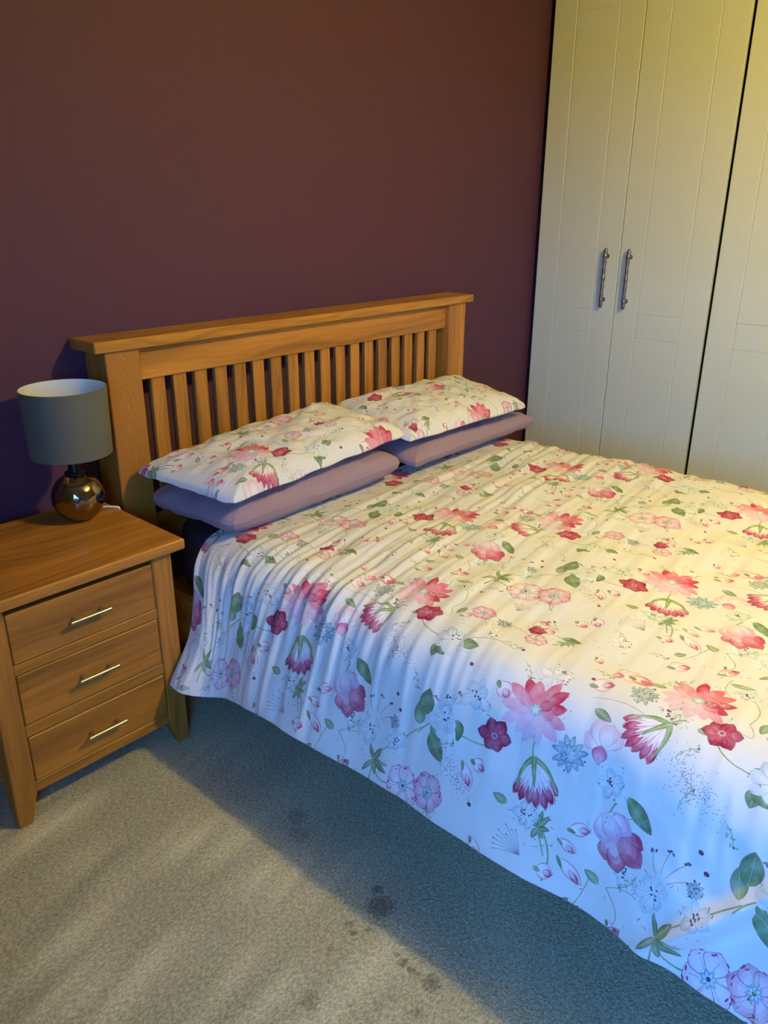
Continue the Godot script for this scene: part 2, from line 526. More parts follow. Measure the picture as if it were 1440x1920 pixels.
	t.anemone(at.call(0.568, 0.462), 0.046, R + 0.4)
	t.anemone(at.call(0.44, 0.211), 0.036, R + 0.2)
	t.anemone(at.call(0.475, 0.585), 0.042, R + 0.8)
	t.anemone(at.call(0.292, 0.335), 0.042, R + 0.1)
	t.anemone(at.call(0.297, 0.415), 0.03, R + 0.5)
	t.anemone(at.call(0.30, 0.065), 0.034, R + 0.3)
	t.anemone(at.call(0.293, 0.275), 0.032, R + 0.9)
	t.anemone(at.call(0.11, 0.345), 0.025, R + 0.4)
	t.corn(at.call(0.451, 0.114), 0.038, R, 1.0)
	t.corn(at.call(0.635, 0.19), 0.032, R + 0.3, 0.2)
	t.corn(at.call(0.035, 0.515), 0.02, R + 0.3, 0.3)
	t.corn(at.call(0.335, 0.40), 0.016, R + 0.3, 0.6)
	# buds
	for B in [[0.33, 0.60, 1.3, 0.052, 0.024], [0.315, 0.155, 0.0, 0.044, 0.024], [0.285, 0.14, 0.6, 0.04, 0.02], [0.25, 0.15, 0.9, 0.06, 0.026], [0.21, 0.112, 0.4, 0.034, 0.03], [0.195, 0.665, 1.3, 0.04, 0.028], [0.11, 0.18, -0.3, 0.045, 0.034], [0.16, 0.635, 0.8, 0.036, 0.028], [0.345, 0.62, 0.6, 0.034, 0.028], [0.606, 0.09, -0.1, 0.045, 0.038], [0.075, 0.575, -1.0, 0.04, 0.04], [0.19, 0.27, 1.2, 0.03, 0.02], [0.065, 0.60, -0.4, 0.03, 0.024], [0.52, 0.62, 0.9, 0.042, 0.034], [0.04, 0.05, 1.0, 0.024, 0.016], [0.65, 0.42, -0.4, 0.03, 0.022]]:
		t.bud(at.call(B[0], B[1]), R + B[2], B[3], B[4])
	# pink and red flowers
	t.paletulip(at.call(0.488, 0.172), 0.05, R + 0.1)
	t.paletulip(at.call(0.008, 0.125), 0.036, R + 1.2)
	t.bud(at.call(0.02, 0.14), R + 0.5, 0.05, 0.034, Color8(222, 120, 146))
	t.bud(at.call(0.15, 0.27), R - 0.6, 0.05, 0.024, Color8(230, 160, 172))
	t.rose(at.call(0.207, 0.462), 0.048, R, 0.1)
	t.rose(at.call(0.227, 0.532), 0.044, R + 0.4, 0.6)
	t.rose(at.call(0.037, 0.455), 0.03, R + 0.2, 0.55)
	t.rose(at.call(0.02, 0.61), 0.026, R + 0.2, 0.3)
	t.star(at.call(0.06, 0.588), 0.022, R)
	t.bigtulip(at.call(0.345, 0.242), 0.064, R - 0.35)
	t.striped(at.call(0.375, 0.062), 0.068, R + 0.05)
	t.striped(at.call(0.557, 0.243), 0.064, R + 1.05)
	t.star(at.call(0.415, 0.653), 0.037, R + 0.3)
	t.star(at.call(0.618, 0.349), 0.036, R + 0.1)
	t.dahlia(at.call(0.500, 0.017), 0.072, R)
	t.dahlia(at.call(0.022, 0.278), 0.070, R + 0.5)
	for d in [[0.622, 0.085], [0.62, 0.615], [0.121, 0.386], [0.40, 0.392], [0.369, 0.41], [0.185, 0.29], [0.53, 0.54], [0.255, 0.64]]:
		t.ell(at.call(d[0], d[1]), 0.005, 0.0042, 0.4, Color8(104, 34, 62))
	for q in [[0.655, 0.07, 0.4], [0.47, 0.41, 1.2], [0.53, 0.30, -0.6], [0.10, 0.24, 2.2], [0.16, 0.57, -2.0], [0.17, 0.03, 0.9], [0.05, 0.33, 2.8], [0.62, 0.56, 0.2], [0.45, 0.335, -1.0], [0.26, 0.53, 1.9], [0.33, 0.53, -0.4], [0.59, 0.64, 1.0], [0.02, 0.20, -0.9], [0.13, 0.12, 0.1], [0.30, 0.30, 2.4], [0.14, 0.38, -0.2]]:
		t.twig(at.call(q[0], q[1]), R + q[2], 0.045)
	for q in [[0.50, 0.017, 0.07], [0.022, 0.278, 0.07], [0.227, 0.50, 0.07], [0.345, 0.242, 0.06], [0.585, 0.015, 0.04], [0.285, 0.095, 0.05], [0.15, 0.30, 0.04], [0.07, 0.60, 0.04], [0.62, 0.27, 0.04], [0.08, 0.06, 0.05], [0.19, 0.25, 0.05], [0.65, 0.46, 0.04]]:
		t.ink(at.call(q[0], q[1]), q[2], 11)
	t.wash(Color8(225, 223, 227))
	return t.img

# ------------------------------------------------------------------ surfaces
func oak_image(seed_: int, figure: float) -> Image:
	var w := 1024
	var h := 256
	var f := FastNoiseLite.new()
	f.seed = seed_
	f.noise_type = FastNoiseLite.TYPE_SIMPLEX_SMOOTH
	f.frequency = 1.0
	f.fractal_type = FastNoiseLite.FRACTAL_NONE
	var data := PackedByteArray()
	data.resize(w * h * 3)
	var rad := 2.0 / TAU          # the 2 m length closes on itself
	for y in h:
		var v := y / float(h) * 0.5
		for x in w:
			var a := TAU * x / w
			var cx := cos(a) * rad
			var cy := sin(a) * rad
			var warp := f.get_noise_3d(cx * 2.2, cy * 2.2, v * 5.0) * 0.045 * figure
			var ring := f.get_noise_3d(cx * 0.9, cy * 0.9, (v + warp) * 44.0)
			var fine := f.get_noise_3d(cx * 7.0 + 9.0, cy * 7.0, v * 330.0)
			var tone := f.get_noise_3d(cx * 1.2, cy * 1.2 + 5.0, v * 9.0)
			var g := 0.84 + 0.10 * tone + 0.13 * ring + 0.09 * fine
			g -= 0.10 * maxf(0.0, fine - 0.45) + 0.10 * maxf(0.0, ring - 0.35)
			var i := (y * w + x) * 3
			data[i] = clampi(int(212.0 * g), 0, 255)
			data[i + 1] = clampi(int(157.0 * g * (0.97 + 0.03 * g)), 0, 255)
			data[i + 2] = clampi(int(82.0 * g * (0.88 + 0.12 * g)), 0, 255)
	return Image.create_from_data(w, h, false, Image.FORMAT_RGB8, data)

func cathedral_image() -> Image:      # flat-sawn figure for one wide post
	var w := 1024
	var h := 256
	var f := FastNoiseLite.new()
	f.seed = 91
	f.frequency = 1.0
	f.fractal_type = FastNoiseLite.FRACTAL_NONE
	var data := PackedByteArray()
	data.resize(w * h * 3)
	for y in h:
		var v := y / float(h) - 0.5
		for x in w:
			var u := x / float(w)
			var wob := f.get_noise_2d(u * 14.0, v * 3.0) * 0.10
			var d := sqrt(pow(v + wob * 0.6 + 0.02, 2.0) * 5.0 + 0.02) - u * 2.6 + wob * 0.5
			var ring := sin(d * 62.0)
			var fine := f.get_noise_2d(u * 30.0, v * 170.0)
			var g := 0.83 + 0.055 * ring + 0.07 * fine
			var i := (y * w + x) * 3
			data[i] = clampi(int(206.0 * g), 0, 255)
			data[i + 1] = clampi(int(150.0 * g), 0, 255)
			data[i + 2] = clampi(int(78.0 * g), 0, 255)
	return Image.create_from_data(w, h, false, Image.FORMAT_RGB8, data)

func carpet_image() -> Image:         # 2 m x 2 m from (0, -2.28), one pixel per 2 mm
	var w := 1024
	var f := FastNoiseLite.new()
	f.seed = 12
	f.frequency = 1.0
	f.fractal_type = FastNoiseLite.FRACTAL_NONE
	var data := PackedByteArray()
	data.resize(w * w * 3)
	var ca := cos(deg_to_rad(9.0))
	var sa := sin(deg_to_rad(9.0))
	# stains: x, z, radius, strength
	var stains := [[0.998, -0.915, 0.034, 0.16], [1.03, -0.955, 0.014, 0.18], [0.915, -0.935, 0.011, 0.14], [0.905, -0.912, 0.009, 0.14], [0.935, -0.893, 0.009, 0.12], [0.930, -0.805, 0.008, 0.12], [0.925, -0.782, 0.012, 0.17], [0.923, -0.758, 0.010, 0.17], [0.926, -0.742, 0.006, 0.15], [0.930, -0.708, 0.021, 0.16], [0.85, -0.745, 0.010, 0.09], [0.86, -0.69, 0.014, 0.08], [0.735, -0.866, 0.022, 0.09], [0.72, -0.845, 0.016, 0.08], [0.78, -0.80, 0.006, 0.12], [1.06, -1.272, 0.030, 0.08], [1.02, -1.22, 0.03, 0.06], [0.88, -0.62, 0.010, 0.1], [0.84, -0.92, 0.01, 0.08]]
	for y in w:
		var z := -2.28 + 2.0 * y / w
		for x in w:
			var xx := 2.0 * x / w
			var a := xx * ca - z * sa
			var b := xx * sa + z * ca
			var streak := f.get_noise_2d(a * 1.2 + b * 0.4, b * 9.5)
			var streak2 := f.get_noise_2d(a * 2.6 + 40.0, b * 18.0 + a * 1.5)
			var big := f.get_noise_2d(xx * 3.0 + 11.0, z * 3.0)
			var grain := f.get_noise_2d(xx * 210.0, z * 210.0)
			var tuft := f.get_noise_2d(xx * 70.0, z * 110.0)
			var mask := clampf((1.25 - xx) * 2.0, 0.25, 1.0)
			var g := 0.86 + (0.10 * streak + 0.06 * streak2) * mask * (0.7 + big) + 0.05 * big + 0.15 * grain + 0.11 * tuft
			for s in stains:
				var dx: float = xx - s[0]
				var dz: float = z - s[1]
				if absf(dx) < 0.08 and absf(dz) < 0.08:
					g -= 1.35 * s[3] * (1.0 - smoothstep(0.55, 1.2, sqrt(dx * dx + dz * dz) / s[2] + 0.2 * tuft))
			var i := (y * w + x) * 3
			data[i] = clampi(int(200.0 * g), 0, 255)
			data[i + 1] = clampi(int(192.0 * g), 0, 255)
			data[i + 2] = clampi(int(165.0 * g), 0, 255)
	return Image.create_from_data(w, w, false, Image.FORMAT_RGB8, data)

func noise_tex(seed_: int, freq: float, size: int, oct := 3) -> NoiseTexture2D:
	var f := FastNoiseLite.new()
	f.seed = seed_
	f.frequency = freq
	f.fractal_octaves = oct
	var t := NoiseTexture2D.new()
	t.width = size
	t.height = size
	t.seamless = true
	t.noise = f
	return t

func mat(c: Color, rough := 0.6, metal := 0.0) -> StandardMaterial3D:
	var m := StandardMaterial3D.new()
	m.albedo_color = c
	m.roughness = rough
	m.metallic = metal
	return m

func tex_mat(img: Image, tint: Color, rough: float) -> StandardMaterial3D:
	var m := mat(tint, rough)
	m.albedo_texture = ImageTexture.create_from_image(img)
	return m

# ------------------------------------------------------------------ scene tree helpers
func obj(called: String, mb: MB, m: Material, parent: Node = self) -> MeshInstance3D:
	var o := MeshInstance3D.new()
	o.name = called
	o.mesh = mb.commit()
	o.material_override = m
	o.cast_shadow = GeometryInstance3D.SHADOW_CASTING_SETTING_ON
	parent.add_child(o, true)
	return o

func thing(called: String, label: String, category: String, group := "") -> Node3D:
	var o := Node3D.new()
	o.name = called
	add_child(o, true)
	tag(o, label, category, group)
	return o

func tag(o: Node3D, label: String, category: String, group := "") -> void:
	o.set_meta("label", label)
	o.set_meta("category", category)
	if group != "":
		o.set_meta("group", group)

func struct(called: String, mb: MB, m: Material, label: String, category: String) -> MeshInstance3D:
	var o := obj(called, mb, m)
	o.set_meta("kind", "structure")
	tag(o, label, category)
	return o

func bx(lo: Vector3, hi: Vector3, bev := 0.002, grain := 0, off := Vector2.ZERO) -> MB:
	var b := MB.new()
	b.box(lo, hi, bev, grain, off)
	return b

var M := {}
var rng := RandomNumberGenerator.new()

func _ready() -> void:
	rng.seed = 5
	# ---------------- camera
	var cam := Camera3D.new()
	cam.name = "camera"
	add_child(cam)
	cam.position = Vector3(0, 1.5, 0)
	cam.rotation_order = EULER_ORDER_YXZ
	cam.rotation = Vector3(deg_to_rad(-21.3744), deg_to_rad(-47.7306), deg_to_rad(0.2260))
	cam.fov = rad_to_deg(2.0 * atan(960.0 / 1480.57))
	cam.near = 0.05
	cam.far = 60.0
	cam.current = true
	# ---------------- sky, exposure
	var env := Environment.new()
	var sky := Sky.new()
	var sm := ProceduralSkyMaterial.new()
	sm.sky_top_color = Color(0.35, 0.67, 1.0)
	sm.sky_horizon_color = Color(0.35, 0.67, 1.0)
	sm.ground_horizon_color = Color(0.30, 0.36, 0.42)
	sm.ground_bottom_color = Color(0.20, 0.24, 0.26)
	sm.sky_energy_multiplier = 5.0
	sm.ground_energy_multiplier = 0.4
	sm.sun_angle_max = 0.0
	sky.sky_material = sm
	env.background_mode = Environment.BG_SKY
	env.sky = sky
	env.tonemap_mode = Environment.TONE_MAPPER_LINEAR
	env.tonemap_exposure = 1.0
	env.sdfgi_enabled = true
	env.ssao_enabled = true
	env.ssil_enabled = true
	var we := WorldEnvironment.new()
	we.name = "world_environment"
	we.environment = env
	add_child(we)
	# ---------------- the ceiling lamp's light is in ceiling_light()
	materials()
	room()
	wardrobes()
	bed()
	mattress()
	duvet()
	pillows()
	bedside_table()
	table_lamp()
	ceiling_light(Vector3(2.06, 2.36, 0.02), Color(1.0, 0.895, 0.47), 3.15)

func materials() -> void:
	var grain_a := oak_image(3, 0.5)
	var grain_b := oak_image(8, 0.8)
	M.oak = tex_mat(grain_a, Color(0.98, 0.89, 0.72), 0.42)
	M.oak_b = M.oak.duplicate()
	M.oak_b.albedo_texture = ImageTexture.create_from_image(grain_b)
	M.oak_cap = M.oak_b.duplicate()
	M.oak_cap.albedo_color = Color(1.0, 0.93, 0.74)
	M.oak_post = tex_mat(cathedral_image(), Color(0.98, 0.89, 0.72), 0.42)
	M.oak_table = M.oak.duplicate()
	M.oak_table.albedo_color = Color(0.91, 0.82, 0.66)
	M.oak_table_top = M.oak_b.duplicate()
	M.oak_table_top.albedo_color = Color(0.97, 0.87, 0.68)
	M.print = tex_mat(floral_print(), Color(1, 1, 1), 0.85)
	var cl := noise_tex(4, 0.2, 512)
	M.print.heightmap_enabled = false
	M.mauve = mat(Color8(152, 128, 146), 0.85)
	M.mauve.rim_enabled = true
	M.mauve.rim = 0.2
	M.sheet = mat(Color8(44, 38, 48), 0.9)
	M.wall = mat(Color8(82, 44, 68), 0.75)
	M.wall.uv1_triplanar = true
	M.wall.uv1_world_triplanar = true
	M.wall.uv1_scale = Vector3(1.6, 1.6, 1.6)
	M.wall.normal_enabled = true
	var wn := noise_tex(21, 0.09, 512)
	wn.as_normal_map = true
	wn.bump_strength = 1.2
	M.wall.normal_texture = wn
	M.wall.normal_scale = 0.25
	M.plain_wall = mat(Color8(112, 96, 98), 0.85)
	M.ceiling = mat(Color8(186, 184, 180), 0.9)
	M.trim = mat(Color8(220, 216, 206), 0.5)
	M.carpet = tex_mat(carpet_image(), Color(1, 1, 1), 0.95)
	M.carpet.heightmap_enabled = true
	M.carpet.heightmap_texture = noise_tex(33, 0.3, 1024, 2)
	M.carpet.heightmap_scale = 0.35
	M.carpet.rim_enabled = true
	M.carpet.rim = 0.25
	M.cream = mat(Color8(214, 218, 204), 0.42)
	M.dark = mat(Color8(30, 22, 20), 0.8)
	M.steel = mat(Color8(196, 194, 200), 0.3, 1.0)
	M.pewter = mat(Color8(134, 130, 128), 0.38, 0.9)
	M.shade = mat(Color8(96, 94, 84), 0.9)
	M.lining = mat(Color8(214, 222, 228), 0.8)
	M.mercury = mat(Color8(150, 136, 116), 0.1, 1.0)
	M.black_metal = mat(Color8(36, 32, 30), 0.35, 0.8)
	M.white_plastic = mat(Color8(230, 228, 222), 0.4)
	M.glass = mat(Color(0.9, 0.95, 1.0, 0.06), 0.02)
	M.glass.transparency = BaseMaterial3D.TRANSPARENCY_ALPHA
	M.bulb = mat(Color8(255, 240, 215), 0.4)
	M.bulb.emission_enabled = true
	M.bulb.emission = Color(1.0, 0.80, 0.45)
	M.bulb.emission_energy_multiplier = 3.0

# ------------------------------------------------------------------ room
const X0 := -0.80
const X1 := 4.30
const Z0 := -2.28
const Z1 := 2.30
const HC := 2.50

func room() -> void:
	var f := MB.new()
	f.box(Vector3(X0 - 0.15, -0.12, Z0 - 0.15), Vector3(X1 + 0.15, 0.0, Z1 + 0.15), 0.0)
	for i in f.v.size():
		f.uv[i] = Vector2(f.v[i].x / 2.0, (f.v[i].z + 2.28) / 2.0)
	struct("floor", f, M.carpet, "worn beige carpet with brush marks and a few dark stains", "carpet")
	struct("ceiling", bx(Vector3(X0 - 0.15, HC, Z0 - 0.15), Vector3(X1 + 0.15, HC + 0.12, Z1 + 0.15), 0.0), M.ceiling, "plain white ceiling over the bedroom", "ceiling")
	struct("wall_back", bx(Vector3(X0 - 0.15, 0, Z0 - 0.15), Vector3(X1 + 0.15, HC, Z0), 0.0), M.wall, "dark plum painted wall behind the headboard", "wall")
	struct("wall_right", bx(Vector3(X1, 0, Z0), Vector3(X1 + 0.15, HC, Z1), 0.0), M.plain_wall, "plain wall behind the cream wardrobes", "wall")
	struct("wall_front", bx(Vector3(X0 - 0.15, 0, Z1), Vector3(X1 + 0.15, HC, Z1 + 0.15), 0.0), M.plain_wall, "plain wall facing the headboard", "wall")
	# left wall with the window the daylight comes through
	var wz0 := 0.10
	var wz1 := 1.30
	var wy0 := 1.00
	var wy1 := 2.15
	var w := MB.new()
	w.box(Vector3(X0 - 0.15, 0, Z0), Vector3(X0, HC, wz0), 0.0)
	w.box(Vector3(X0 - 0.15, 0, wz1), Vector3(X0, HC, Z1), 0.0)
	w.box(Vector3(X0 - 0.15, 0, wz0), Vector3(X0, wy0, wz1), 0.0)
	w.box(Vector3(X0 - 0.15, wy1, wz0), Vector3(X0, HC, wz1), 0.0)
	struct("wall_left", w, M.plain_wall, "plain wall with the window beside the bed", "wall")
	var win := MB.new()
	var xa := X0 - 0.11
	var xb := X0 - 0.05
	win.box(Vector3(xa, wy0, wz0), Vector3(xb, wy0 + 0.05, wz1), 0.004)
	win.box(Vector3(xa, wy1 - 0.05, wz0), Vector3(xb, wy1, wz1), 0.004)
	for z: float in [wz0, (wz0 + wz1) * 0.5 - 0.025, wz1 - 0.05]:
		win.box(Vector3(xa, wy0 + 0.05, z), Vector3(xb, wy1 - 0.05, z + 0.05), 0.004)
	var wo := struct("window_1", win, M.trim, "white framed window letting daylight in beside the bed", "window")
	for z: Array in [[wz0 + 0.05, (wz0 + wz1) * 0.5 - 0.025], [(wz0 + wz1) * 0.5 + 0.025, wz1 - 0.05]]:
		obj("pane", bx(Vector3(xa + 0.027, wy0 + 0.05, z[0]), Vector3(xa + 0.031, wy1 - 0.05, z[1]), 0.0), M.glass, wo)
	struct("baseboard_back", bx(Vector3(X0, 0, Z0), Vector3(3.6, 0.09, Z0 + 0.014), 0.004), M.trim, "low skirting board along the plum wall", "skirting board")

# ------------------------------------------------------------------ wardrobes
const WX := 3.62       # front face of the doors

func wardrobe_door(parent: Node3D, z0: float, z1: float, handle_z: float) -> void:
	var y0 := 0.10
	var y1 := 2.42
	var d := Node3D.new()
	d.name = "door"
	parent.add_child(d, true)
	obj("backing", bx(Vector3(WX + 0.0028, y0, z0), Vector3(WX + 0.020, y1, z1), 0.0015), M.cream, d)
	var s := 0.115
	var g := 0.003      # groove between the raised panels
	var rows := [[z0, z0 + s, y0, y1], [z1 - s, z1, y0, y1], [z0 + s + g, z1 - s - g, y0, y0 + 0.14], [z0 + s + g, z1 - s - g, y0 + 0.14 + g, 0.903], [z0 + s + g, z1 - s - g, 0.903 + g, 1.015], [z0 + s + g, z1 - s - g, 1.015 + g, y1 - 0.12 - g], [z0 + s + g, z1 - s - g, y1 - 0.12, y1]]
	for r in rows:
		obj("panel", bx(Vector3(WX, r[2], r[0]), Vector3(WX + 0.0032, r[3], r[1]), 0.0015), M.cream, d)
	# ornate bar handle, turned and beaded
	var h := MB.new()
	var path := []
	var rad := []
	var n := 61
	for i in n:
		var t := i / (n - 1.0)
		path.append(Vector3(WX - 0.026 + 0.004 * pow(2.0 * t - 1.0, 4.0), 1.034 + 0.272 * t, handle_z))
		var r := 0.0062 + 0.0022 * absf(sin(t * PI * 7.0))
		if t < 0.06 or t > 0.94:
			r = 0.005 + 0.006 * minf(t, 1.0 - t) / 0.06
		if absf(t - 0.13) < 0.025 or absf(t - 0.87) < 0.025 or absf(t - 0.5) < 0.02:
			r = 0.0098
		rad.append(r)
	h.tube(path, rad, 14)
	for y: float in [1.07, 1.27]:
		h.tube([Vector3(WX + 0.002, y, handle_z), Vector3(WX - 0.004, y, handle_z), Vector3(WX - 0.006, y, handle_z), Vector3(WX - 0.026, y, handle_z)], [0.0105, 0.0105, 0.006, 0.006], 12)
	var ho := obj("handle", h, M.pewter, d)
	ho.set_meta("label", "ornate pewter bar handle")

func wardrobes() -> void:
	var spec := [["cream wardrobe pair in the corner beside the plum wall, two pewter handles showing", -2.247, -1.802, -1.356, -1.863, -1.746], ["cream wardrobe farther from the plum wall, cut off by the photo's right edge", -1.340, -0.896, -0.452, -0.955, -0.838]]
	for s in spec:
		var t := thing("wardrobe", s[0], "wardrobe", "fitted cream wardrobes")
		obj("carcass", bx(Vector3(WX + 0.022, 0.0, s[1] + 0.004), Vector3(X1 - 0.01, 2.43, s[3] - 0.004), 0.001), M.dark, t)
		wardrobe_door(t, s[1], s[2] - 0.0022, s[4])
		wardrobe_door(t, s[2] + 0.0022, s[3], s[5])
		obj("plinth", bx(Vector3(WX + 0.01, 0.0, s[1] + 0.002), Vector3(WX + 0.022, 0.095, s[3] - 0.002), 0.001), M.cream, t)

# ------------------------------------------------------------------ bed
func bed() -> void:
	var b := thing("bed_frame", "honey oak slatted headboard bed frame under the floral duvet", "bed")
	var ro := func() -> Vector2: return Vector2(rng.randf(), rng.randf())
	# head posts
	var lp := bx(Vector3(1.152, 0.0, -2.262), Vector3(1.265, 1.096, -2.142), 0.003, 1, Vector2.ZERO)
	for i in lp.v.size():   # cathedral figure runs up the front of this post
		if absf(lp.n[i].z) > 0.9:
			lp.uv[i] = Vector2((lp.v[i].y - 0.35) / 0.80, (lp.v[i].x - 1.152) / 0.113)
	obj("post", lp, M.oak_post, b)
	obj("post", bx(Vector3(2.775, 0.0, -2.262), Vector3(2.888, 1.096, -2.142), 0.003, 1, ro.call()), M.oak, b)
	obj("cap_rail", bx(Vector3(1.115, 1.094, -2.272), Vector3(2.926, 1.126, -2.128), 0.003, 0, ro.call()), M.oak_cap, b)
	obj("top_rail", bx(Vector3(1.265, 0.992, -2.200), Vector3(2.775, 1.094, -2.164), 0.002, 0, ro.call()), M.oak, b)
	obj("bottom_rail", bx(Vector3(1.265, 0.42, -2.204), Vector3(2.775, 0.54, -2.164), 0.002, 0, ro.call()), M.oak, b)
	for i in 18:
		var x := 1.338 + i * 0.08024
		obj("slat", bx(Vector3(x - 0.0245, 0.53, -2.192), Vector3(x + 0.0245, 0.996, -2.174), 0.002, 1, ro.call()), M.oak if i % 3 else M.oak_b, b)
	for x: float in [1.185, 2.822]:
		obj("side_rail", bx(Vector3(x, 0.20, -2.15), Vector3(x + 0.033, 0.36, -0.12), 0.002, 2, ro.call()), M.oak, b)
	for x: float in [1.175, 2.785]:
		obj("foot_post", bx(Vector3(x, 0.0, -0.13), Vector3(x + 0.08, 0.38, -0.05), 0.003, 1, ro.call()), M.oak, b)
	obj("foot_rail", bx(Vector3(1.255, 0.20, -0.115), Vector3(2.785, 0.36, -0.08), 0.002, 0, ro.call()), M.oak, b)
	obj("base_board", bx(Vector3(1.225, 0.285, -2.16), Vector3(2.815, 0.305, -0.13), 0.001, 2, ro.call()), M.oak, b)

func rounded_slab(lo: Vector3, hi: Vector3, r: float) -> MB:
	var m := MB.new()
	var rings := []
	var c := (lo + hi) * 0.5
	var p := PackedVector3Array()
	var t := PackedVector2Array()
	var nu := 41
	var nv := 0
	for e in [[0.0, 0.0], [0.0, 0.9], [0.06, 1.0]]:
		pass
	var prof := []
	prof.append(Vector2(-1.0, lo.y))           # inset 1 = centre
	for i in 7:
		var a := PI * 0.5 * i / 6.0
		prof.append(Vector2(r * (1.0 - sin(a)), lo.y + r * (1.0 - cos(a))))
	for i in 7:
		var a := PI * 0.5 * i / 6.0
		prof.append(Vector2(r * (1.0 - cos(a)), hi.y - r * (1.0 - sin(a))))
	prof.append(Vector2(-1.0, hi.y))
	for q: Vector2 in prof:
		nv += 1
		for i in nu:
			var a := TAU * (i % (nu - 1)) / (nu - 1.0)
			var cx := cos(a)
			var cz := sin(a)
			var sx := signf(cx) * pow(absf(cx), 0.16)
			var sz := signf(cz) * pow(absf(cz), 0.16)
			if q.x < 0.0:
				p.append(Vector3(c.x, q.y, c.z))
			else:
				p.append(Vector3(c.x + sx * ((hi.x - lo.x) * 0.5 - q.x), q.y, c.z + sz * ((hi.z - lo.z) * 0.5 - q.x)))
			t.append(Vector2(0, 0))
	m.grid(p, t, nu, nv, true, true)
	return m

func mattress() -> void:
	tag(obj("mattress", rounded_slab(Vector3(1.272, 0.306, -2.14), Vector3(2.768, 0.542, -0.12), 0.04), M.sheet), "mattress in a dark fitted sheet beneath the floral duvet and pillows", "mattress")

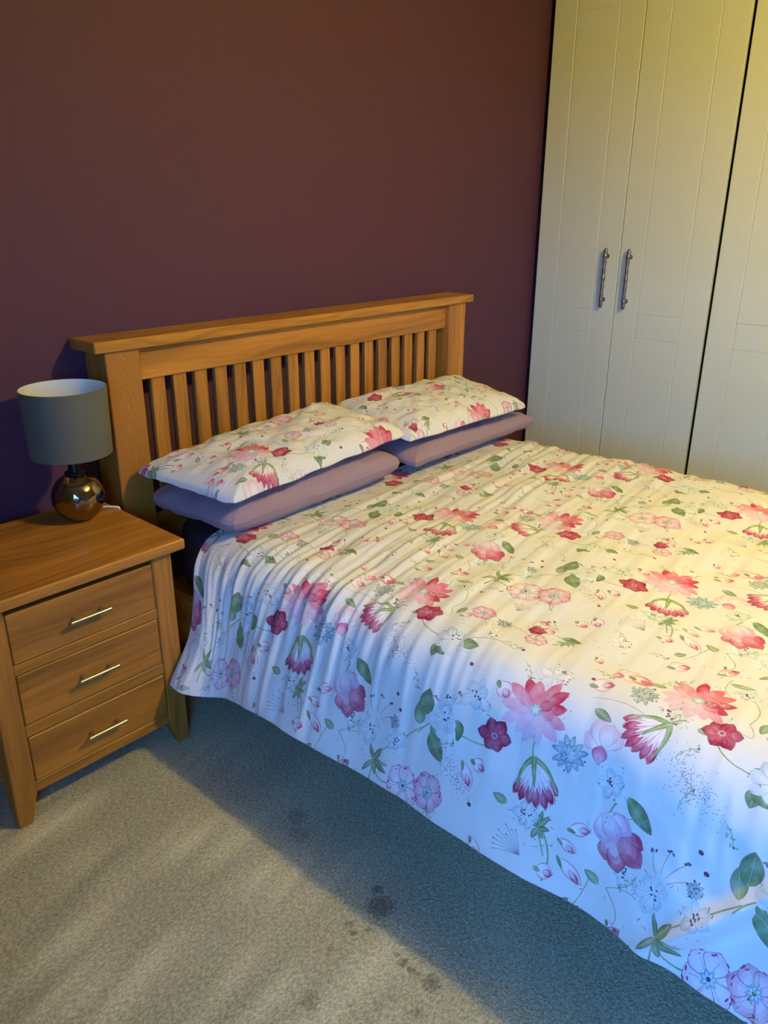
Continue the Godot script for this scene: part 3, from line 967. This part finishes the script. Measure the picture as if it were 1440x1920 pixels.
# ------------------------------------------------------------------ duvet
func duvet() -> void:
	var f := FastNoiseLite.new()
	f.seed = 17
	f.frequency = 1.0
	f.fractal_octaves = 2
	var ns := 321           # across
	var nt := 381           # along
	var half := 1.145
	var ds := 2.0 * half / (ns - 1)
	var tz0 := -1.862
	var tz1 := 0.42         # length of cloth along the bed, before it turns down over the foot
	var dt := (tz1 - tz0) / (nt - 1)
	var top := PackedVector3Array()
	top.resize(ns * nt)
	var uvs := PackedVector2Array()
	uvs.resize(ns * nt)
	var mid := (ns - 1) / 2
	# foot profile along t
	var fz := PackedFloat32Array()
	var fd := PackedFloat32Array()
	var z := tz0
	var drop := 0.0
	for j in nt:
		fz.append(z)
		fd.append(drop)
		var u := clampf((tz0 + j * dt + 0.16) / 0.22, 0.0, 1.0)
		var th := deg_to_rad(72.0) * u * u * (3.0 - 2.0 * u)
		z += cos(th) * dt
		drop += sin(th) * dt
	for j in nt:
		var tt := tz0 + j * dt
		for side: float in [-1.0, 1.0]:
			var x := 0.0
			var dr := 0.0
			var head := 1.0 - smoothstep(0.0, 0.32, tt - tz0)
			var thm := deg_to_rad(67.0 - (4.0 * head if side < 0 else 0.0))
			var reach := 1.0 + (0.05 * (1.0 - smoothstep(0.05, 0.5, tt - tz0)) if side < 0 else 0.0) - 0.004 * smoothstep(-1.0, -0.4, tt)
			var a0 := 0.66 - 0.03 * smoothstep(-0.9, -0.2, tt)
			var lr := 0.25 + 0.05 * smoothstep(-0.9, -0.2, tt)
			for i in mid + 1:
				var s := i * ds * reach
				var u := clampf((s - a0) / lr, 0.0, 1.0)
				var hang := smoothstep(0.72, 1.0, s)
				var fold := f.get_noise_2d(tt * 2.6 + 3.0 * side, 7.0) * 0.20 * hang + sin(tt * 11.0 + side) * 0.06 * hang
				var th := thm * u * u * (3.0 - 2.0 * u) + fold * 0.6
				if i > 0:
					x += cos(th) * ds * reach
					dr += sin(th) * ds * reach
				var d2 := pow(pow(maxf(dr, 0.0), 4.0) + pow(fd[j], 4.0), 0.25)
				var y := 0.588 - d2
				# loft: gentle hills, and the wrinkles that run across near the pillows
				var hills := f.get_noise_2d(s * side * 1.9 + 20.0, tt * 1.7) * 0.014
				var wz := exp(-pow((tt + 1.50) / 0.34, 2.0))
				var left := smoothstep(0.35, 0.62, s) if side < 0 else 0.25 * smoothstep(0.2, 0.7, s)
				var rid := f.get_noise_2d(s * side * 1.3 + tt * 1.2, tt * 15.0 + s * side * 2.0)
				var rid2 := f.get_noise_2d(s * side * 2.2 - 9.0, tt * 27.0 + s * side * 3.0)
				var amp := 0.0030 + 0.0075 * wz * left + 0.0030 * wz + 0.0022 * (1.0 - smoothstep(-1.3, -0.7, tt))
				var rid3 := f.get_noise_2d(s * side * 2.0 + tt * 3.0 + 70.0, tt * 46.0 + s * side * 4.0) * (0.0006 + 0.0050 * wz * left)
				var soft := f.get_noise_2d(s * side * 7.0 + 50.0, tt * 9.0) * 0.0028
				var diag := f.get_noise_2d((s * side + tt * 0.9) * 9.0, (s * side - tt * 0.9) * 1.4 + 30.0) * 0.006 * smoothstep(0.7, 1.0, s) * smoothstep(-0.8, -0.2, tt)
				var off := hills + amp * (rid + 0.6 * rid2) * (1.0 - 0.55 * smoothstep(0.85, 1.08, s)) + rid3 * (1.0 - 0.6 * smoothstep(0.9, 1.1, s)) + soft + diag
				var edge := minf(1.0, (half * reach - s) / 0.04 + 0.35)
				off *= edge
				# a pulled fold running from the near foot corner
				if side < 0:
					var line := ((tt + 0.19) + (s - 0.935) * 0.8) * 0.78
					off += (0.030 * exp(-line * line / 0.0004) - 0.010 * exp(-pow(line - 0.045, 2.0) / 0.0008)) * smoothstep(0.80, 0.95, s) * (1.0 - 0.6 * smoothstep(1.08, 1.14, s))
				# pressed flat under the pillows
				var press := (1.0 - smoothstep(-1.76, -1.64, tt)) * (1.0 - smoothstep(0.74, 0.88, s))
				off = lerpf(off, -0.013, press)
				var nn := Vector3(sin(th) * side, cos(th), 0)
				var pull := 0.12 * head * smoothstep(0.75, 1.08, s) if side < 0 else 0.0     # the head corner swings out past the table
				var p := Vector3(2.02 + side * x, y, fz[j] + pull) + nn * off
				p.y = maxf(p.y, 0.05)
				var idx := j * ns + (mid + i if side > 0 else mid - i)
				top[idx] = p
				uvs[idx] = Vector2(tt / PQ, -(s * side) / PS)
	var m := MB.new()
	m.grid(top, uvs, ns, nt, true)
	if m.n[(nt / 3) * ns + mid].y < 0.0:
		for i in m.n.size():
			m.n[i] = -m.n[i]
	# underside and rim
	var under := PackedVector3Array()
	under.resize(ns * nt)
	for j in nt:
		for i in ns:
			var e := float(mini(mini(i, ns - 1 - i), mini(j, nt - 1 - j))) * ds
			var th := lerpf(0.006, 0.026, smoothstep(0.0, 0.07, e))
			under[j * ns + i] = top[j * ns + i] - m.n[j * ns + i] * th
	var nb := m.v.size()
	m.grid(under, uvs, ns, nt, true)
	for i in range(nb, m.n.size()):
		m.n[i] = -m.n[i - nb]
	m.rewind(0)
	var border := []
	for i in ns - 1:
		border.append([i, i + 1])
		border.append([(nt - 1) * ns + i, (nt - 1) * ns + i + 1])
	for j in nt - 1:
		border.append([j * ns, (j + 1) * ns])
		border.append([j * ns + ns - 1, (j + 1) * ns + ns - 1])
	for e in border:
		var a: Vector3 = top[e[0]]
		var b: Vector3 = top[e[1]]
		var nn := (b - a).cross(m.n[e[0]]).normalized()
		if nn.dot(a - Vector3(2.02, 0.4, -0.9)) < 0.0:
			nn = -nn
		m.flat([a, b, under[e[1]], under[e[0]]], nn, [uvs[e[0]], uvs[e[1]], uvs[e[1]], uvs[e[0]]])
	tag(obj("duvet", m, M.print), "white duvet printed with pink and red flowers spread over the bed", "duvet")

# ------------------------------------------------------------------ pillows
func pillow(called: String, m: Material, c: Array, up: float, down: float, blunt: float, seed_: int, uv0: Vector2, label: String, group: String, corner := 5.0, round_ := 0.0) -> void:
	# c: seam corners front-left, front-right, back-left, back-right
	var f := FastNoiseLite.new()
	f.seed = seed_
	f.frequency = 1.0
	f.fractal_octaves = 2
	var nu := 81
	var nv := 57
	var mb := MB.new()
	for s: float in [1.0, -1.0]:
		var p := PackedVector3Array()
		var t := PackedVector2Array()
		for j in nv:
			var v0 := -1.0 + 2.0 * j / (nv - 1)
			var v := sin(v0 * PI * 0.5) * 0.6 + v0 * 0.4     # denser at the seams
			for i in nu:
				var u0 := -1.0 + 2.0 * i / (nu - 1)
				var u := sin(u0 * PI * 0.5) * 0.6 + u0 * 0.4
				# corners drawn in towards a rounded outline
				var mm := maxf(absf(u), absf(v))
				var rr := pow(pow(absf(u), corner) + pow(absf(v), corner), 1.0 / corner)
				var pinch := lerpf(1.0, mm / maxf(rr, 1e-6), round_)
				var uu := u * pinch * (1.0 - 0.035 * (1.0 - v * v))      # sides bow in between the corners
				var vv := v * pinch * (1.0 - 0.05 * (1.0 - u * u))
				var a: Vector3 = c[0].lerp(c[1], uu * 0.5 + 0.5)
				var b: Vector3 = c[2].lerp(c[3], uu * 0.5 + 0.5)
				var q := a.lerp(b, vv * 0.5 + 0.5)
				var th := pow(maxf(0.0, 1.0 - pow(minf(rr * mm / maxf(rr, 1e-6), 1.0), blunt)), 0.52)
				var rim := (1.0 - pow(absf(u), 6.0)) * (1.0 - pow(absf(v), 6.0))
				var wr := (f.get_noise_2d(u * 3.0, v * 2.2) * 0.010 + f.get_noise_2d(u * 9.0 + v * 4.0, v * 6.0 - u * 3.0) * 0.0035) * rim
				# gathers that fan out from the seams
				wr += f.get_noise_2d(u * 1.5, v * 13.0) * 0.004 * pow(absf(u), 4.0) * rim
				wr += f.get_noise_2d(u * 16.0, v * 1.5) * 0.003 * pow(absf(v), 4.0) * rim
				var h := (up if s > 0 else down) * th
				q.y += s * h + (wr if s > 0 else wr * 0.3) + f.get_noise_2d(u * 2.0 + 8.0, v * 2.0) * 0.006
				p.append(q)
				t.append(Vector2((u * 0.38 + uv0.x) / PQ, (v * 0.27 + uv0.y) / -PS))
		mb.grid(p, t, nu, nv, s > 0)
	var half := mb.v.size() / 2
	var up_ok := mb.n[(nv / 2) * nu + nu / 2].y > 0.0
	var dn_ok := mb.n[half + (nv / 2) * nu + nu / 2].y < 0.0
	for i in half:
		if not up_ok:
			mb.n[i] = -mb.n[i]
		if not dn_ok:
			mb.n[half + i] = -mb.n[half + i]
	mb.rewind(0)
	tag(obj(called, mb, m), label, "pillow", group)

func pillows() -> void:
	pillow("pillow", M.mauve, [Vector3(1.252, 0.624, -1.738), Vector3(2.030, 0.648, -1.728), Vector3(1.208, 0.632, -2.125), Vector3(1.995, 0.650, -2.125)], 0.056, 0.054, 6.0, 3, Vector2(0, 0), "plain mauve pillow nearest the lamp, under the floral pillow", "plain mauve pillows", 7.0, 0.8)
	pillow("pillow", M.mauve, [Vector3(2.035, 0.645, -1.708), Vector3(2.875, 0.640, -1.728), Vector3(2.030, 0.648, -2.125), Vector3(2.820, 0.648, -2.125)], 0.048, 0.054, 4.5, 4, Vector2(0, 0), "plain mauve pillow nearest the wardrobe, under the floral pillow", "plain mauve pillows", 6.0, 0.35)
	pillow("pillow", M.print, [Vector3(2.015, 0.724, -1.718), Vector3(2.755, 0.722, -1.695), Vector3(2.040, 0.770, -2.13), Vector3(2.825, 0.765, -2.13)], 0.070, 0.024, 2.8, 5, Vector2(0.22, 0.30), "floral printed pillow nearest the wardrobe, on a mauve pillow", "floral printed pillows", 6.0, 0.45)
	pillow("pillow", M.print, [Vector3(1.246, 0.706, -1.712), Vector3(2.045, 0.745, -1.735), Vector3(1.172, 0.724, -2.115), Vector3(2.035, 0.785, -2.13)], 0.070, 0.024, 3.0, 6, Vector2(0.47, 0.12), "floral printed pillow nearest the lamp, on a mauve pillow", "floral printed pillows", 6.0, 0.45)

# ------------------------------------------------------------------ bedside table
func table_leg(x0: float, x1: float, z0: float, z1: float, inx: float, inz: float) -> MB:
	# inx / inz: which way is inward (+1 or -1); the inner faces taper below the frame
	var rings := []
	for q in [[0.0, 0.024], [0.085, 0.0], [0.615, 0.0]]:
		var a: float = x0 + (q[1] if inx < 0 else 0.0)
		var b: float = x1 - (q[1] if inx > 0 else 0.0)
		var c: float = z0 + (q[1] if inz < 0 else 0.0)
		var d: float = z1 - (q[1] if inz > 0 else 0.0)
		var k := 0.003
		rings.append([Vector3(a + k, q[0], c), Vector3(b - k, q[0], c), Vector3(b, q[0], c + k), Vector3(b, q[0], d - k), Vector3(b - k, q[0], d), Vector3(a + k, q[0], d), Vector3(a, q[0], d - k), Vector3(a, q[0], c + k)])
	var m := MB.new()
	m.loft(rings, Vector2(rng.randf(), rng.randf()))
	return m

func bedside_table() -> void:
	var t := thing("bedside_table", "honey oak bedside table with three drawers beside the bed", "bedside table")
	var zf := -1.755
	var zb := -2.195
	var xl := 0.549
	var xr := 1.065
	var lw := 0.060
	var ro := func() -> Vector2: return Vector2(rng.randf(), rng.randf())
	obj("top", bx(Vector3(0.515, 0.616, -2.205), Vector3(1.098, 0.646, -1.732), 0.0035, 0, Vector2(0.31, 0.17)), M.oak_table_top, t)
	obj("leg", table_leg(xl, xl + lw, zf - 0.055, zf, 1.0, -1.0), M.oak_table, t)
	obj("leg", table_leg(xr - lw, xr, zf - 0.055, zf, -1.0, -1.0), M.oak_table, t)
	obj("leg", table_leg(xl, xl + lw, zb, zb + 0.055, 1.0, 1.0), M.oak_table, t)
	obj("leg", table_leg(xr - lw, xr, zb, zb + 0.055, -1.0, 1.0), M.oak_table, t)
	for x: float in [xl + 0.012, xr - 0.030]:
		obj("side_panel", bx(Vector3(x, 0.09, zb + 0.05), Vector3(x + 0.018, 0.612, zf - 0.05), 0.001, 1, ro.call()), M.oak_table, t)
	obj("back_panel", bx(Vector3(xl + lw, 0.09, zb + 0.006), Vector3(xr - lw, 0.612, zb + 0.016), 0.001, 1, ro.call()), M.oak_table, t)
	var a := xl + lw
	var b := xr - lw
	for y: Array in [[0.4285, 0.457], [0.249, 0.283], [0.082, 0.113]]:
		obj("cross_rail", bx(Vector3(a, y[0], zf - 0.03), Vector3(b, y[1], zf - 0.002), 0.0015, 0, ro.call()), M.oak_table, t)
	obj("cross_rail", bx(Vector3(a, 0.5975, zf - 0.035), Vector3(b, 0.616, zf - 0.014), 0.001, 0, ro.call()), M.oak_table, t)
	var g := 0.0022
	for y: Array in [[0.457, 0.5955], [0.283, 0.4285], [0.113, 0.249]]:
		var d := Node3D.new()
		d.name = "drawer"
		t.add_child(d, true)
		obj("front", bx(Vector3(a + g, y[0] + g, zf - 0.022), Vector3(b - g, y[1] - g, zf - 0.001), 0.002, 0, ro.call()), M.oak_table, d)
		var box := MB.new()
		box.box(Vector3(a + 0.012, y[0] + 0.012, zf - 0.36), Vector3(b - 0.012, y[0] + 0.022, zf - 0.022), 0.0, 2)
		for x: float in [a + 0.012, b - 0.024]:
			box.box(Vector3(x, y[0] + 0.022, zf - 0.36), Vector3(x + 0.012, y[1] - 0.03, zf - 0.022), 0.0, 2)
		box.box(Vector3(a + 0.024, y[0] + 0.022, zf - 0.36), Vector3(b - 0.024, y[1] - 0.03, zf - 0.348), 0.0, 0)
		obj("box", box, M.oak_table, d)
		var yc: float = (y[0] + y[1]) * 0.5
		var h := MB.new()
		var zh := zf + 0.026
		h.tube([Vector3(0.752, yc, zh), Vector3(0.753, yc, zh), Vector3(0.861, yc, zh), Vector3(0.862, yc, zh)], [0.0038, 0.0048, 0.0048, 0.0038], 16)
		for x: float in [0.770, 0.844]:
			h.tube([Vector3(x, yc, zf - 0.002), Vector3(x, yc, zh)], [0.0042, 0.0042], 12)
		var ho := obj("handle", h, M.steel, d)
		ho.set_meta("label", "brushed steel bar handle")

# ------------------------------------------------------------------ lamps
func table_lamp() -> void:
	var t := thing("table_lamp", "unlit table lamp with grey drum shade and mirrored glass ball base", "lamp")
	var c := Vector3(0.981, 0.6475, -2.075)
	# dimpled ball
	var f := FastNoiseLite.new()
	f.seed = 44
	f.noise_type = FastNoiseLite.TYPE_CELLULAR
	f.frequency = 1.0
	f.fractal_type = FastNoiseLite.FRACTAL_NONE
	var m := MB.new()
	var p := PackedVector3Array()
	var u := PackedVector2Array()
	var seg := 96
	var rows := 64
	for j in rows + 1:
		var a := -PI * 0.5 + PI * j / rows
		for i in seg + 1:
			var b := TAU * (i % seg) / seg
			var d := Vector3(cos(a) * cos(b), sin(a), cos(a) * sin(b))
			var dim := f.get_noise_3dv(d * 3.4)
			var r := 0.0735 * (1.0 - 0.028 * clampf(-dim, 0.0, 1.0))
			var q := d * r
			q.y = maxf(q.y, -0.066) + 0.0665
			p.append(c + q)
			u.append(Vector2(float(i) / seg, float(j) / rows))
	m.grid(p, u, seg + 1, rows + 1, true, true)
	var ball := obj("base", m, M.mercury, t)
	ball.set_meta("label", "smoky mirrored glass ball")
	var nk := MB.new()
	nk.lathe([Vector2(0.0, 0.134), Vector2(0.028, 0.134), Vector2(0.028, 0.142), Vector2(0.016, 0.148), Vector2(0.016, 0.20), Vector2(0.019, 0.202), Vector2(0.019, 0.235), Vector2(0.0, 0.235)], c, 32)
	obj("neck", nk, M.black_metal, t)
	var y0 := 0.196
	var y1 := 0.382
	var sh := MB.new()
	sh.lathe([Vector2(0.1095, y0), Vector2(0.115, y1)], c, 96)
	sh.lathe([Vector2(0.107, y0), Vector2(0.1095, y0 + 0.0001)], c, 96)
	sh.lathe([Vector2(0.115, y1), Vector2(0.1125, y1 + 0.0001)], c, 96)
	var so := obj("shade", sh, M.shade, t)
	so.set_meta("label", "grey fabric drum shade")
	var li := MB.new()
	li.lathe([Vector2(0.107, y0), Vector2(0.1125, y1)], c, 96, true)
	obj("lining", li, M.lining, so)
	var fr := MB.new()     # wire ring that carries the shade
	for k in 3:
		var a := k * TAU / 3.0 + 0.4
		fr.tube([c + Vector3(0, 0.218, 0), c + Vector3(cos(a) * 0.106, 0.208, sin(a) * 0.106)], [0.0018, 0.0018], 8)
	obj("fitting", fr, M.white_plastic, so)
	var cd := MB.new()
	var path := [Vector3(c.x + 0.030, 0.653, c.z - 0.060), Vector3(1.045, 0.650, -2.120), Vector3(1.075, 0.650, -2.100), Vector3(1.098, 0.649, -2.074), Vector3(1.107, 0.620, -2.068), Vector3(1.109, 0.575, -2.072), Vector3(1.110, 0.53, -2.078)]
	var cur := Curve3D.new()
	for q in path:
		cur.add_point(q)
	for i in range(1, cur.point_count - 1):
		var d: Vector3 = (path[i + 1] - path[i - 1]) * 0.18
		cur.set_point_in(i, -d)
		cur.set_point_out(i, d)
	var pts := []
	var rad := []
	for i in 60:
		pts.append(cur.sample_baked(cur.get_baked_length() * i / 59.0))
		rad.append(0.0032)
	cd.tube(pts, rad, 10)
	var co := obj("cord", cd, M.white_plastic, t)
	co.set_meta("label", "white lamp cord")

func ceiling_light(at: Vector3, col: Color, energy: float) -> void:
	var t := thing("ceiling_light", "bare warm bulb in a short ceiling fitting above the bed", "ceiling light")
	var ro := MB.new()
	ro.lathe([Vector2(0.0, HC - 0.03), Vector2(0.045, HC - 0.028), Vector2(0.05, HC - 0.001), Vector2(0.0, HC - 0.0005)], Vector3(at.x, 0, at.z), 32)
	ro.lathe([Vector2(0.02, at.y + 0.045), Vector2(0.02, HC - 0.02)], Vector3(at.x, 0, at.z), 24)
	obj("fitting", ro, M.white_plastic, t)
	var bm := MB.new()
	var prof := []
	for i in 17:
		var a := -PI * 0.5 + PI * i / 16.0
		prof.append(Vector2(cos(a) * 0.045, at.y + sin(a) * 0.05))
	bm.lathe(prof, Vector3(at.x, 0, at.z), 32)
	obj("bulb", bm, M.bulb, t)
	var l := OmniLight3D.new()
	l.name = "bulb_light"
	l.light_color = col
	l.light_energy = energy
	l.light_size = 0.045
	l.omni_range = 12.0
	l.omni_attenuation = 2.0
	l.shadow_enabled = true
	l.position = at
	t.add_child(l)
